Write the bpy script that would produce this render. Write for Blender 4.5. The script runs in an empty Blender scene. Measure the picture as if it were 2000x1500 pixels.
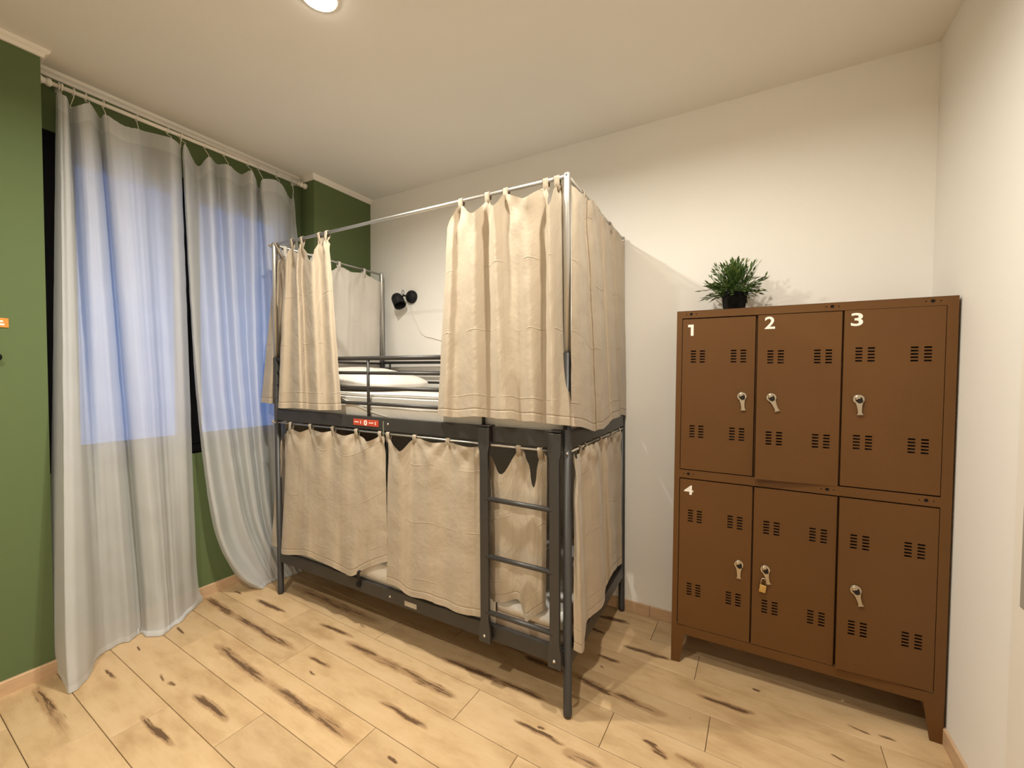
import bpy, bmesh, math, random
from mathutils import Vector, Matrix, noise
random.seed(7)
S = bpy.context.scene
COL = S.collection
PI = math.pi

# ------------------------------------------------------------------ room dimensions (metres)
XP, XA, XR = -2.280, -2.445, 1.378      # pillar face, window niche wall, right wall
YB, YF = 0.953, -3.40                   # back wall, wall behind the photographer
YL, YQ = -1.020, 0.402                  # the two pillars end / begin here
ZC = 2.998                              # ceiling
UFL = [[[-2.076,0.035,2.305],[-2.262,0.02,1.273]],[[-2.005,0.01,2.216],[-2.094,-0.02,1.275]],[[-2.018,0.04,2.252],[-2.117,0.05,1.263]],[[-1.872,-0.03,2.197],[-1.93,-0.06,1.255]],[[-1.851,-0.005,2.277],[-1.847,-0.035,1.258]],[[-1.739,-0.05,2.212],[-1.681,-0.085,1.266]],[[-1.753,-0.005,2.282],[-1.674,-0.032,1.259]],[[-1.591,-0.06,2.139],[-1.526,-0.08,1.264]],[[-1.588,-0.005,2.283],[-1.495,-0.035,1.262]],[[-1.517,-0.02,2.275],[-1.383,-0.07,1.27]],[[-1.496,-0.005,2.246],[-1.374,-0.035,1.271]]]
UFR = [[[-0.62,-0.01,2.2],[-0.675,-0.03,1.275]],[[-0.573,-0.03,2.245],[-0.602,-0.07,1.28]],[[-0.542,-0.005,2.294],[-0.555,-0.03,1.274]],[[-0.437,-0.065,2.219],[-0.423,-0.085,1.291]],[[-0.391,-0.005,2.292],[-0.369,-0.03,1.283]],[[-0.325,-0.065,2.231],[-0.282,-0.085,1.288]],[[-0.292,-0.012,2.293],[-0.236,-0.06,1.289]],[[-0.225,-0.035,2.263],[-0.206,-0.03,1.278]],[[-0.164,-0.055,2.239],[-0.124,-0.085,1.287]],[[-0.096,-0.005,2.288],[-0.102,-0.03,1.276]],[[-0.055,-0.07,2.183],[-0.035,-0.085,1.282]],[[-0.044,-0.005,2.294],[-0.01,-0.045,1.275]],[[-0.024,0.008,2.286],[-0.009,0.004,1.576],[0.049,-0.04,1.274]]]
URE = [[[0.012,0.022,2.285],[0.035,-0.051,1.272]],[[0.025,0.056,2.282],[0.045,0.052,1.259]],[[0.012,0.186,2.299],[0.026,0.285,1.212]],[[0.028,0.197,2.283],[0.038,0.303,1.217]],[[0.028,0.272,2.303],[0.038,0.416,1.213]],[[0.012,0.411,2.306],[0.026,0.549,1.225]],[[0.028,0.44,2.281],[0.034,0.59,1.242]],[[0.012,0.636,2.298],[0.026,0.761,1.238]],[[0.022,0.69,2.294],[0.03,0.8,1.248]],[[0.012,0.93,2.292],[0.022,0.947,1.228]]]
LFL = [[[-2.073,0.03,1.121],[-2.177,0.02,0.288]],[[-2.016,0.01,1.025],[-2.047,-0.02,0.323]],[[-2.044,0.05,1.066],[-2.115,0.05,0.268]],[[-1.89,-0.02,1.12],[-1.968,-0.035,0.297]],[[-1.759,-0.035,1.112],[-1.835,-0.02,0.314]],[[-1.694,-0.01,1.132],[-1.703,-0.04,0.344]],[[-1.542,-0.04,1.128],[-1.624,-0.02,0.322]],[[-1.485,-0.01,1.135],[-1.469,-0.045,0.331]],[[-1.358,-0.04,1.122],[-1.411,-0.02,0.306]],[[-1.283,-0.01,1.136],[-1.297,-0.045,0.32]],[[-1.167,-0.04,1.106],[-1.221,-0.02,0.367]],[[-1.096,-0.01,1.136],[-1.127,-0.02,0.415]],[[-1.063,-0.005,1.132],[-1.038,-0.022,0.454]]]
LFM = [[[-1.035,-0.01,1.138],[-1.05,-0.02,0.333]],[[-0.911,-0.05,1.078],[-0.943,-0.04,0.341]],[[-0.845,-0.01,1.143],[-0.881,-0.022,0.305]],[[-0.7,-0.045,1.139],[-0.756,-0.045,0.331]],[[-0.628,-0.01,1.143],[-0.655,-0.024,0.315]],[[-0.498,-0.045,1.14],[-0.532,-0.045,0.322]],[[-0.453,-0.02,1.138],[-0.471,-0.026,0.32]],[[-0.414,-0.01,1.147],[-0.4,-0.022,0.329]]]
LFR = [[[-0.407,0.02,1.109],[-0.412,0.02,0.384]],[[-0.32,-0.008,1.022],[-0.315,0.0,0.418]],[[-0.231,-0.004,1.144],[-0.249,0.02,0.436]],[[-0.196,0.01,1.083],[-0.203,-0.004,0.364]],[[-0.155,-0.008,0.983],[-0.168,0.0,0.391]],[[-0.124,-0.004,1.145],[-0.128,0.012,0.422]],[[-0.1,0.01,1.127],[-0.116,0.03,0.426]]]
LRE = [[[0.02,0.025,1.15],[0.03,-0.008,0.309]],[[0.06,-0.047,1.139],[0.06,0.037,0.287]],[[0.01,0.131,1.136],[0.025,0.174,0.328]],[[0.03,0.209,1.155],[0.05,0.243,0.351]],[[0.04,0.263,1.157],[0.06,0.344,0.349]],[[0.01,0.445,1.147],[0.02,0.519,0.337]],[[0.03,0.488,1.153],[0.05,0.54,0.418]],[[0.01,0.659,1.143],[0.025,0.732,0.362]],[[0.02,0.825,1.153],[0.04,0.779,0.37]]]
SL = [[[-2.37,-0.95,2.854],[-2.353,-0.981,1.716],[-2.331,-1.019,0.33],[-2.321,-1.009,0.004]],[[-2.34,-0.948,2.866],[-2.255,-0.977,1.722],[-2.166,-1.008,0.371],[-2.123,-1.024,0.004]],[[-2.33,-0.94,2.852],[-2.211,-0.979,1.689],[-2.084,-1.021,0.352],[-2.023,-1.028,0.004]],[[-2.32,-0.925,2.843],[-2.23,-0.926,1.71],[-2.149,-0.921,0.333],[-2.106,-0.937,0.004]],[[-2.415,-0.887,2.848],[-2.366,-0.879,1.707],[-2.271,-0.878,0.305],[-2.235,-0.887,0.004]],[[-2.33,-0.877,2.833],[-2.299,-0.857,1.709],[-2.288,-0.824,0.275],[-2.277,-0.819,0.004]],[[-2.315,-0.843,2.855],[-2.286,-0.806,1.717],[-2.286,-0.748,0.239],[-2.279,-0.743,0.004]],[[-2.42,-0.774,2.851],[-2.397,-0.723,1.695],[-2.334,-0.668,0.202],[-2.312,-0.678,0.004]],[[-2.34,-0.775,2.844],[-2.297,-0.732,1.693],[-2.262,-0.67,0.208],[-2.243,-0.675,0.004]],[[-2.315,-0.713,2.815],[-2.25,-0.674,1.672],[-2.204,-0.612,0.211],[-2.176,-0.62,0.004]],[[-2.35,-0.635,2.842],[-2.295,-0.605,1.672],[-2.238,-0.563,0.194],[-2.21,-0.564,0.004]],[[-2.415,-0.542,2.883],[-2.369,-0.525,1.681],[-2.279,-0.517,0.192],[-2.245,-0.51,0.004]],[[-2.32,-0.492,2.853],[-2.304,-0.475,1.693],[-2.317,-0.441,0.211],[-2.316,-0.422,0.004]],[[-2.37,-0.426,2.855],[-2.377,-0.4,1.72],[-2.386,-0.367,0.261],[-2.39,-0.331,0.004]]]
SR = [[[-2.37,-0.419,2.797],[-2.361,-0.391,1.882],[-2.35,-0.365,1.245],[-2.33,-0.299,0.514],[-2.307,-0.192,0.158],[-2.291,-0.087,0.004]],[[-2.32,-0.423,2.85],[-2.307,-0.398,1.878],[-2.293,-0.365,1.248],[-2.266,-0.291,0.491],[-2.233,-0.182,0.148],[-2.211,-0.063,0.004]],[[-2.415,-0.318,2.79],[-2.393,-0.298,1.898],[-2.368,-0.273,1.238],[-2.322,-0.197,0.45],[-2.265,-0.099,0.147],[-2.228,-0.018,0.004]],[[-2.32,-0.297,2.833],[-2.31,-0.263,1.897],[-2.3,-0.23,1.238],[-2.28,-0.153,0.547],[-2.256,-0.053,0.184],[-2.24,0.025,0.004]],[[-2.42,-0.204,2.853],[-2.398,-0.175,1.915],[-2.374,-0.146,1.228],[-2.328,-0.078,0.517],[-2.274,0.01,0.174],[-2.237,0.06,0.004]],[[-2.32,-0.185,2.831],[-2.309,-0.156,1.911],[-2.297,-0.121,1.23],[-2.274,-0.057,0.521],[-2.246,0.029,0.172],[-2.227,0.091,0.004]],[[-2.42,-0.057,2.847],[-2.396,-0.052,1.932],[-2.369,-0.033,1.22],[-2.318,0.01,0.493],[-2.258,0.073,0.153],[-2.217,0.123,0.004]],[[-2.32,-0.036,2.854],[-2.306,-0.032,1.928],[-2.292,-0.016,1.222],[-2.264,0.025,0.498],[-2.23,0.094,0.17],[-2.207,0.155,0.004]],[[-2.42,0.067,2.797],[-2.394,0.077,1.95],[-2.366,0.08,1.212],[-2.312,0.101,0.468],[-2.247,0.143,0.166],[-2.204,0.193,0.004]],[[-2.32,0.036,2.827],[-2.306,0.081,1.944],[-2.29,0.091,1.215],[-2.261,0.115,0.473],[-2.225,0.168,0.161],[-2.201,0.231,0.004]],[[-2.335,0.166,2.861],[-2.32,0.172,1.958],[-2.303,0.167,1.208],[-2.272,0.16,0.458],[-2.233,0.213,0.181],[-2.208,0.264,0.004]],[[-2.415,0.298,2.807],[-2.391,0.301,1.981],[-2.366,0.291,1.196],[-2.316,0.277,0.416],[-2.257,0.278,0.152],[-2.218,0.297,0.004]],[[-2.35,0.281,2.841],[-2.335,0.327,2.136],[-2.318,0.326,1.196],[-2.286,0.316,0.41],[-2.247,0.313,0.141],[-2.221,0.324,0.004]]]
STREAK = [[-1.987,-1.103,0.25,0.0207,-0.044,0.45],[-2.084,-1.089,0.143,0.0069,-0.021,0.8],[-2.04,-0.885,0.059,0.0049,-0.017,0.9],[-1.45,-0.917,0.135,0.0105,-0.004,0.9],[-1.393,-0.747,0.14,0.0159,-0.007,0.85],[-1.792,-0.77,0.037,0.004,-0.15,0.8],[-1.704,-0.766,0.029,0.0076,0.017,0.8],[-2.152,-0.548,0.054,0.0064,-0.12,0.7],[-2.159,-0.736,0.026,0.004,-0.117,0.7],[-2.21,-0.314,0.197,0.0218,-0.069,0.8],[-1.752,-0.322,0.303,0.0214,-0.005,0.75],[-1.567,-0.528,0.266,0.0218,-0.045,0.7],[-1.025,-0.538,0.311,0.0218,-0.019,0.65],[-1.96,-0.146,0.142,0.0133,0.021,0.9],[-2.304,-0.167,0.036,0.007,0.056,0.8],[-1.386,-0.105,0.131,0.0115,0.054,0.9],[-1.026,-0.147,0.222,0.0226,-0.036,0.7],[-0.668,-0.154,0.178,0.0222,-0.037,0.7],[-1.233,-0.318,0.079,0.0087,0.025,0.9],[-0.625,-0.349,0.132,0.0125,-0.004,0.85],[-1.655,0.073,0.433,0.0341,-0.013,0.6],[-0.525,0.027,0.174,0.0201,0.011,0.8],[-0.257,0.037,0.126,0.0155,0.012,0.8],[-0.411,0.275,0.074,0.0103,-0.074,0.8],[-0.215,0.247,0.123,0.0202,-0.077,0.85],[0.03,0.237,0.107,0.0208,-0.135,0.85],[0.242,0.225,0.127,0.022,-0.04,0.7],[-0.075,-0.132,0.11,0.0095,-0.005,0.95],[0.121,-0.155,0.079,0.0215,-0.013,0.6],[0.357,0.037,0.045,0.0087,-0.237,0.9],[-0.028,0.808,0.096,0.0151,0.105,0.9],[-0.075,0.649,0.046,0.0105,-0.011,0.9],[0.046,0.452,0.06,0.0109,-0.084,0.8],[0.204,0.599,0.103,0.014,0.034,0.9],[0.21,0.599,0.115,0.0145,0.065,0.9],[0.591,0.423,0.109,0.0134,0.032,0.95],[0.338,0.046,0.03,0.0075,0.017,0.9],[0.38,0.018,0.032,0.0076,-0.109,0.9],[0.486,0.042,0.051,0.0117,-0.088,0.8],[0.716,0.589,0.016,0.0067,-0.16,0.8],[1.087,0.553,0.037,0.0048,-0.216,0.8],[1.18,0.56,0.028,0.0056,-0.054,0.8],[0.986,0.349,0.022,0.004,-0.161,0.8],[-0.508,-0.528,0.027,0.0055,-0.113,0.9],[-1.193,-0.388,0.025,0.004,-0.139,0.8],[-0.074,-0.106,0.018,0.0045,0.057,0.8],[0.036,0.377,0.011,0.0044,-0.188,0.8]]
# ------------------------------------------------------------------ materials
def srgb(r, g, b):
    f = lambda c: (c/255/12.92) if c/255 <= .04045 else ((c/255+.055)/1.055)**2.4
    return (f(r), f(g), f(b), 1)

class NT:
    def __init__(s, name):
        s.m = bpy.data.materials.new(name); s.m.use_nodes = True
        s.t = s.m.node_tree; s.t.nodes.clear()
        s.out = s.n('ShaderNodeOutputMaterial')
    def n(s, typ, **kw):
        nd = s.t.nodes.new(typ)
        for k, v in kw.items(): setattr(nd, k, v)
        return nd
    def l(s, a, b): s.t.links.new(a, b)
    def val(s, sock, v):
        if isinstance(v, bpy.types.NodeSocket): s.l(v, sock)
        else: sock.default_value = v
    def math(s, op, a, b=0.0, c=None, clamp=False):
        nd = s.n('ShaderNodeMath', operation=op, use_clamp=clamp)
        s.val(nd.inputs[0], a); s.val(nd.inputs[1], b)
        if c is not None: s.val(nd.inputs[2], c)
        return nd.outputs[0]
    def noise(s, vec, scale, detail=3, rough=.5):
        nd = s.n('ShaderNodeTexNoise'); nd.inputs['Scale'].default_value = scale
        nd.inputs['Detail'].default_value = detail; nd.inputs['Roughness'].default_value = rough
        if vec is not None: s.l(vec, nd.inputs['Vector'])
        return nd
    def mix(s, fac, a, b, mode='MIX'):
        nd = s.n('ShaderNodeMix', data_type='RGBA', blend_type=mode)
        s.val(nd.inputs[0], fac); s.val(nd.inputs[6], a); s.val(nd.inputs[7], b)
        return nd.outputs[2]
    def ramp(s, fac, stops):
        nd = s.n('ShaderNodeValToRGB'); s.l(fac, nd.inputs[0])
        e = nd.color_ramp.elements
        while len(e) < len(stops): e.new(.5)
        for k, (p, c) in enumerate(stops): e[k].position = p; e[k].color = c
        return nd.outputs[0]
    def smooth(s, v, a, b):
        nd = s.n('ShaderNodeMapRange', interpolation_type='SMOOTHSTEP')
        s.val(nd.inputs[0], v); nd.inputs[1].default_value = a; nd.inputs[2].default_value = b
        return nd.outputs[0]
    def bump(s, h, strength=.2, dist=.01):
        nd = s.n('ShaderNodeBump'); nd.inputs['Strength'].default_value = strength
        nd.inputs['Distance'].default_value = dist; s.l(h, nd.inputs['Height'])
        return nd.outputs[0]
    def pbsdf(s, col, rough=.5, metal=0., normal=None, spec=.5, **kw):
        nd = s.n('ShaderNodeBsdfPrincipled')
        s.val(nd.inputs['Base Color'], col); s.val(nd.inputs['Roughness'], rough)
        s.val(nd.inputs['Metallic'], metal); s.val(nd.inputs['Specular IOR Level'], spec)
        if normal is not None: s.l(normal, nd.inputs['Normal'])
        for k, v in kw.items(): s.val(nd.inputs[k], v)
        return nd.outputs[0]
    def done(s, sh): s.l(sh, s.out.inputs[0]); return s.m
    def pos(s): return s.n('ShaderNodeNewGeometry').outputs['Position']

def paint(name, col, rough=.55, var=.06, scale=3., bump=.05, bscale=180., metal=0., spec=.4):
    t = NT(name); p = t.pos()
    n1 = t.noise(p, scale, 3); n2 = t.noise(p, bscale, 2)
    dark = tuple(c*(1-var) for c in col[:3]) + (1,)
    lite = tuple(min(1, c*(1+var)) for c in col[:3]) + (1,)
    c = t.ramp(n1.outputs[0], [(.3, dark), (.7, lite)])
    return t.done(t.pbsdf(c, rough, metal, t.bump(n2.outputs[0], bump, .002), spec))

def wall_mat(name, col):
    t = NT(name); p = t.pos()
    n1 = t.noise(p, 1.3, 4); n2 = t.noise(p, 90, 4); n3 = t.noise(p, 9, 3)
    c = t.ramp(n1.outputs[0], [(.3, tuple(v*.97 for v in col[:3])+(1,)), (.7, col)])
    h = t.math('ADD', n2.outputs[0], t.math('MULTIPLY', n3.outputs[0], 1.5))
    return t.done(t.pbsdf(c, .75, 0., t.bump(h, .10, .003), .25))

def metal(name, col, rough=.3, var=.1):
    t = NT(name); p = t.pos(); n = t.noise(p, 25, 4)
    r = t.math('ADD', t.math('MULTIPLY', n.outputs[0], var), rough-var/2)
    return t.done(t.pbsdf(col, r, 1.))

def wood_strip(name, col):
    t = NT(name)
    tc = t.n('ShaderNodeMapping'); t.l(t.pos(), tc.inputs[0]); tc.inputs['Scale'].default_value = (3, 3, 40)
    n = t.noise(tc.outputs[0], 4, 5)
    c = t.ramp(n.outputs[0], [(.3, tuple(v*.82 for v in col[:3])+(1,)), (.7, col)])
    return t.done(t.pbsdf(c, .45, 0., None, .4))

def floor_mat():
    t = NT('maple_laminate'); p = t.pos()
    mp = t.n('ShaderNodeMapping'); t.l(p, mp.inputs[0]); mp.inputs['Rotation'].default_value = (0, 0, .0225)
    q = mp.outputs[0]
    at = t.n('ShaderNodeAttribute', attribute_name='tint')
    tint = at.outputs['Fac']
    # each plank reads its own slice of the grain
    off = t.n('ShaderNodeCombineXYZ'); t.l(t.math('MULTIPLY', tint, 37.), off.inputs[2])
    ad = t.n('ShaderNodeVectorMath', operation='ADD'); t.l(q, ad.inputs[0]); t.l(off.outputs[0], ad.inputs[1])
    g = t.n('ShaderNodeMapping'); t.l(ad.outputs[0], g.inputs[0]); g.inputs['Scale'].default_value = (2.2, 26, 1)
    fine = t.noise(g.outputs[0], 3.0, 6, .6)
    g2 = t.n('ShaderNodeMapping'); t.l(ad.outputs[0], g2.inputs[0]); g2.inputs['Scale'].default_value = (2.5, 7, 1)
    cloud = t.noise(g2.outputs[0], 1.6, 5, .6)
    base = t.ramp(cloud.outputs[0], [(.28, (.42, .275, .140, 1)), (.52, (.55, .385, .215, 1)), (.75, (.60, .435, .26, 1))])
    base = t.mix(t.math('MULTIPLY', t.smooth(fine.outputs[0], .5, .75), .30), base, (.47, .30, .155, 1))
    tv = t.math('ADD', t.math('MULTIPLY', tint, .16), .92)
    tcol = t.n('ShaderNodeCombineXYZ')
    for k in range(3): t.l(tv, tcol.inputs[k])
    base = t.mix(1.0, base, tcol.outputs[0], 'MULTIPLY')
    # mineral streaks: long torn ellipses, warped by noise
    wn = t.noise(p, 14, 5, .65); wn2 = t.noise(p, 3.5, 2)
    sx = t.n('ShaderNodeSeparateXYZ'); t.l(p, sx.inputs[0])
    wy = t.math('ADD', sx.outputs[1], t.math('ADD', t.math('MULTIPLY', t.math('SUBTRACT', wn.outputs[0], .5), .022),
                t.math('MULTIPLY', t.math('SUBTRACT', wn2.outputs[0], .5), .03)))
    wx = sx.outputs[0]
    inner, soft = None, None
    for (cx, cy, a, b, ang, k) in STREAK:
        ca, sa = math.cos(ang), math.sin(ang)
        dx = t.math('SUBTRACT', wx, cx); dy = t.math('SUBTRACT', wy, cy)
        u = t.math('MULTIPLY', t.math('ADD', t.math('MULTIPLY', dx, ca), t.math('MULTIPLY', dy, sa)), 1/(a*1.22))
        v = t.math('MULTIPLY', t.math('SUBTRACT', t.math('MULTIPLY', dy, ca), t.math('MULTIPLY', dx, sa)), 1/(b*1.40+.002))
        u2 = t.math('MULTIPLY', u, u)
        d = t.math('SQRT', t.math('ADD', t.math('MULTIPLY', u2, u2), t.math('MULTIPLY', v, v)))
        m = t.math('MULTIPLY', t.math('SUBTRACT', 1.0, d, clamp=True), k)
        inner = m if inner is None else t.math('MAXIMUM', inner, m)
    g3 = t.n('ShaderNodeMapping'); t.l(q, g3.inputs[0]); g3.inputs['Scale'].default_value = (4, 60, 1)
    tear = t.noise(g3.outputs[0], 4, 5, .65)
    ed = t.math('ADD', inner, t.math('MULTIPLY', t.math('SUBTRACT', tear.outputs[0], .5), .35))
    mask1 = t.smooth(ed, .06, .34)
    mask2 = t.smooth(t.math('ADD', ed, t.math('MULTIPLY', t.math('SUBTRACT', fine.outputs[0], .5), 1.7)), .36, .66)
    has = t.smooth(inner, .02, .09)
    mask1 = t.math('MULTIPLY', mask1, has); mask2 = t.math('MULTIPLY', mask2, has)
    base = t.mix(t.math('MULTIPLY', mask1, .62), base, (.29, .165, .078, 1))
    base = t.mix(t.math('MULTIPLY', mask2, .85), base, (.080, .040, .02, 1))
    # tiny pin knots
    vo = t.n('ShaderNodeTexVoronoi'); t.l(q, vo.inputs['Vector']); vo.inputs['Scale'].default_value = 4.2
    kn = t.math('MULTIPLY', t.math('LESS_THAN', vo.outputs['Distance'], .022), .6)
    base = t.mix(kn, base, (.14, .075, .035, 1))
    rough = t.math('ADD', t.math('MULTIPLY', fine.outputs[0], .12), .42)
    return t.done(t.pbsdf(base, rough, 0., t.bump(fine.outputs[0], .06, .002), .35))

def cloth_mat(name, col, weave=900., crease=True, sheen=.15, spacing=.30, phase=.05):
    t = NT(name)
    uv = t.n('ShaderNodeUVMap'); uv.uv_map = 'UVMap'
    s = t.n('ShaderNodeSeparateXYZ'); t.l(uv.outputs[0], s.inputs[0])
    n1 = t.noise(uv.outputs[0], 7, 4); n2 = t.noise(uv.outputs[0], 45, 3)
    h = t.math('ADD', t.math('MULTIPLY', n1.outputs[0], 1.0), t.math('MULTIPLY', n2.outputs[0], .22))
    if crease:   # ironed-in fold lines left from the packet, and the hem stitching
        wob = t.math('MULTIPLY', t.math('SUBTRACT', n1.outputs[0], .5), .012)
        hm0 = t.n('ShaderNodeAttribute', attribute_name='hem').outputs['Fac']
        fr = t.math('ABSOLUTE', t.math('SUBTRACT', t.math('FRACT', t.math('MULTIPLY', t.math('ADD', t.math('ADD', hm0, wob), phase), 1/spacing)), .5))
        n3 = t.noise(uv.outputs[0], 5, 2)
        h = t.math('ADD', h, t.math('MULTIPLY', t.math('MULTIPLY', t.smooth(fr, .014, .0), t.smooth(n3.outputs[0], .42, .60)), .26))
        fx = t.math('ABSOLUTE', t.math('SUBTRACT', t.math('FRACT', t.math('MULTIPLY', s.outputs[0], 1/.33)), .5))
        h = t.math('ADD', h, t.math('MULTIPLY', t.smooth(fx, .012, .0), .12))
    va = t.n('ShaderNodeAttribute', attribute_name='hem')
    hem = va.outputs['Fac']          # metres above the hem
    st = t.math('LESS_THAN', t.math('ABSOLUTE', t.math('SUBTRACT', hem, .035)), .0022)
    c = t.mix(t.math('MULTIPLY', n2.outputs[0], .25), col, tuple(v*.86 for v in col[:3])+(1,))
    c = t.mix(t.math('MULTIPLY', st, .15), c, tuple(v*.6 for v in col[:3])+(1,))
    h = t.math('SUBTRACT', h, t.math('MULTIPLY', t.smooth(t.math('ABSOLUTE', t.math('SUBTRACT', hem, .035)), .006, .0), .3))
    sh = t.pbsdf(c, .72, 0., t.bump(h, .6, .012), .25, **{'Sheen Weight': sheen})
    tr = t.n('ShaderNodeBsdfTranslucent'); t.l(c, tr.inputs[0])
    mx = t.n('ShaderNodeMixShader'); mx.inputs[0].default_value = .06
    t.l(sh, mx.inputs[1]); t.l(tr.outputs[0], mx.inputs[2])
    return t.done(mx.outputs[0])

def sheer_mat(name, col, clear, transl, heading=.085):
    t = NT(name)
    uv = t.n('ShaderNodeUVMap'); uv.uv_map = 'UVMap'
    s = t.n('ShaderNodeSeparateXYZ'); t.l(uv.outputs[0], s.inputs[0])
    va = t.n('ShaderNodeAttribute', attribute_name='hem')
    band = t.math('MAXIMUM', t.math('LESS_THAN', s.outputs[1], heading), t.math('LESS_THAN', va.outputs['Fac'], .03))
    wv = t.n('ShaderNodeMapping'); t.l(uv.outputs[0], wv.inputs[0]); wv.inputs['Scale'].default_value = (260, 12, 1)
    wv2 = t.n('ShaderNodeMapping'); t.l(uv.outputs[0], wv2.inputs[0]); wv2.inputs['Scale'].default_value = (12, 260, 1)
    n = t.math('ADD', t.noise(wv.outputs[0], 1, 2).outputs[0], t.noise(wv2.outputs[0], 1, 2).outputs[0])
    c = t.mix(t.math('MULTIPLY', n, .12), col, tuple(v*.8 for v in col[:3])+(1,))
    df = t.n('ShaderNodeBsdfDiffuse'); t.l(c, df.inputs[0])
    big = t.noise(uv.outputs[0], 6, 3)
    t.l(t.bump(t.math('ADD', big.outputs[0], t.math('MULTIPLY', n, .04)), .35, .01), df.inputs['Normal'])
    tl = t.n('ShaderNodeBsdfTranslucent'); t.l(c, tl.inputs[0])
    m1 = t.n('ShaderNodeMixShader'); m1.inputs[0].default_value = transl
    t.l(df.outputs[0], m1.inputs[1]); t.l(tl.outputs[0], m1.inputs[2])
    tp = t.n('ShaderNodeBsdfTransparent')
    m2 = t.n('ShaderNodeMixShader')
    t.l(t.math('MULTIPLY', t.math('SUBTRACT', 1.0, t.math('MULTIPLY', band, .8)), clear), m2.inputs[0])
    t.l(m1.outputs[0], m2.inputs[1]); t.l(tp.outputs[0], m2.inputs[2])
    return t.done(m2.outputs[0])

def glass_mat():
    t = NT('window_glass')
    tp = t.n('ShaderNodeBsdfTransparent'); tp.inputs[0].default_value = (.93, .95, .96, 1)
    gl = t.n('ShaderNodeBsdfGlossy'); gl.inputs['Roughness'].default_value = .02
    fr = t.n('ShaderNodeFresnel'); fr.inputs[0].default_value = 1.5
    mx = t.n('ShaderNodeMixShader'); t.l(t.math('MULTIPLY', fr.outputs[0], 1.6, clamp=True), mx.inputs[0])
    t.l(tp.outputs[0], mx.inputs[1]); t.l(gl.outputs[0], mx.inputs[2])
    return t.done(mx.outputs[0])

def emit_mat(name, col, strength):
    t = NT(name); e = t.n('ShaderNodeEmission'); e.inputs[0].default_value = col; e.inputs[1].default_value = strength
    return t.done(e.outputs[0])

def leaf_mat():
    t = NT('plastic_leaf')
    at = t.n('ShaderNodeAttribute', attribute_name='tint')
    c = t.ramp(at.outputs['Fac'], [(0., (.022, .050, .012, 1)), (.5, (.060, .12, .026, 1)), (.85, (.15, .22, .06, 1)), (1., (.30, .34, .15, 1))])
    return t.done(t.pbsdf(c, .5, 0., None, .4))

M = dict(
    wall=wall_mat('white_wall_paint', (.84, .82, .785, 1)),
    ceil=wall_mat('ceiling_paint', (.76, .735, .69, 1)),
    green=wall_mat('green_wall_paint', (.110, .152, .064, 1)),
    trim=paint('white_trim_paint', (.80, .76, .70, 1), .5, .03),
    skirt=wood_strip('pale_wood_skirting', (.62, .42, .26, 1)),
    floor=floor_mat(),
    joint=paint('dark_joint', (.05, .028, .012, 1), .9),
    steel=paint('charcoal_powder_coat', (.036, .033, .031, 1), .42, .08, 6, .08, 400, 0., .5),
    alu=metal('brushed_aluminium', (.60, .59, .57, 1), .42),
    bolt=metal('zinc_bolt', (.75, .72, .68, 1), .25),
    taupe=cloth_mat('taupe_mattress_ticking', (.42, .33, .26, 1), crease=False),
    sheet=cloth_mat('white_bed_linen', (.82, .79, .75, 1), crease=False, sheen=.05),
    beige=cloth_mat('beige_cotton', (.45, .375, .285, 1)),
    pale=cloth_mat('pale_cotton_lining', (.66, .62, .57, 1), crease=True, spacing=.42),
    sheer=sheer_mat('white_voile', (.76, .78, .80, 1), .17, .36),
    black=paint('matte_black', (.008, .008, .009, 1), .6, .05, 3, .02, 180, 0, .25),
    frame=paint('black_window_frame', (.006, .006, .007, 1), .7, .05, 3, .02, 180, 0, .1),
    glass=glass_mat(),
    locker=paint('brown_locker_enamel', (.120, .053, .014, 1), .45, .05, 2.2, .05, 260, 0., .28),
    dark=paint('hole_shade_black', (.012, .007, .005, 1), .8),  # near-black that stands for the shade inside slots and holes
    white=paint('white_vinyl_digit', (.85, .82, .76, 1), .5, .02),
    latch=metal('worn_nickel', (.50, .43, .33, 1), .38, .2),
    brass=metal('brass', (.58, .42, .17, 1), .35, .2),
    red=paint('red_plastic', (.50, .065, .03, 1), .45, .05),
    orange=paint('orange_plastic', (.62, .26, .04, 1), .45, .1, 60),
    leaf=leaf_mat(),
    soil=paint('dark_soil', (.015, .010, .007, 1), .9, .3, 80),
    pot=paint('black_plastic_pot', (.006, .005, .005, 1), .7, .05, 3, .02, 180, 0, .12),
    cord=paint('white_cable', (.72, .68, .62, 1), .5),
    plate=paint('silver_rating_sticker', (.42, .37, .30, 1), .4, .1, 300),
    lamp=emit_mat('led_diffuser', (1, .93, .80, 1), 22.),
    panel=paint('grey_panel', (.33, .30, .26, 1), .5),
)

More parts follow.
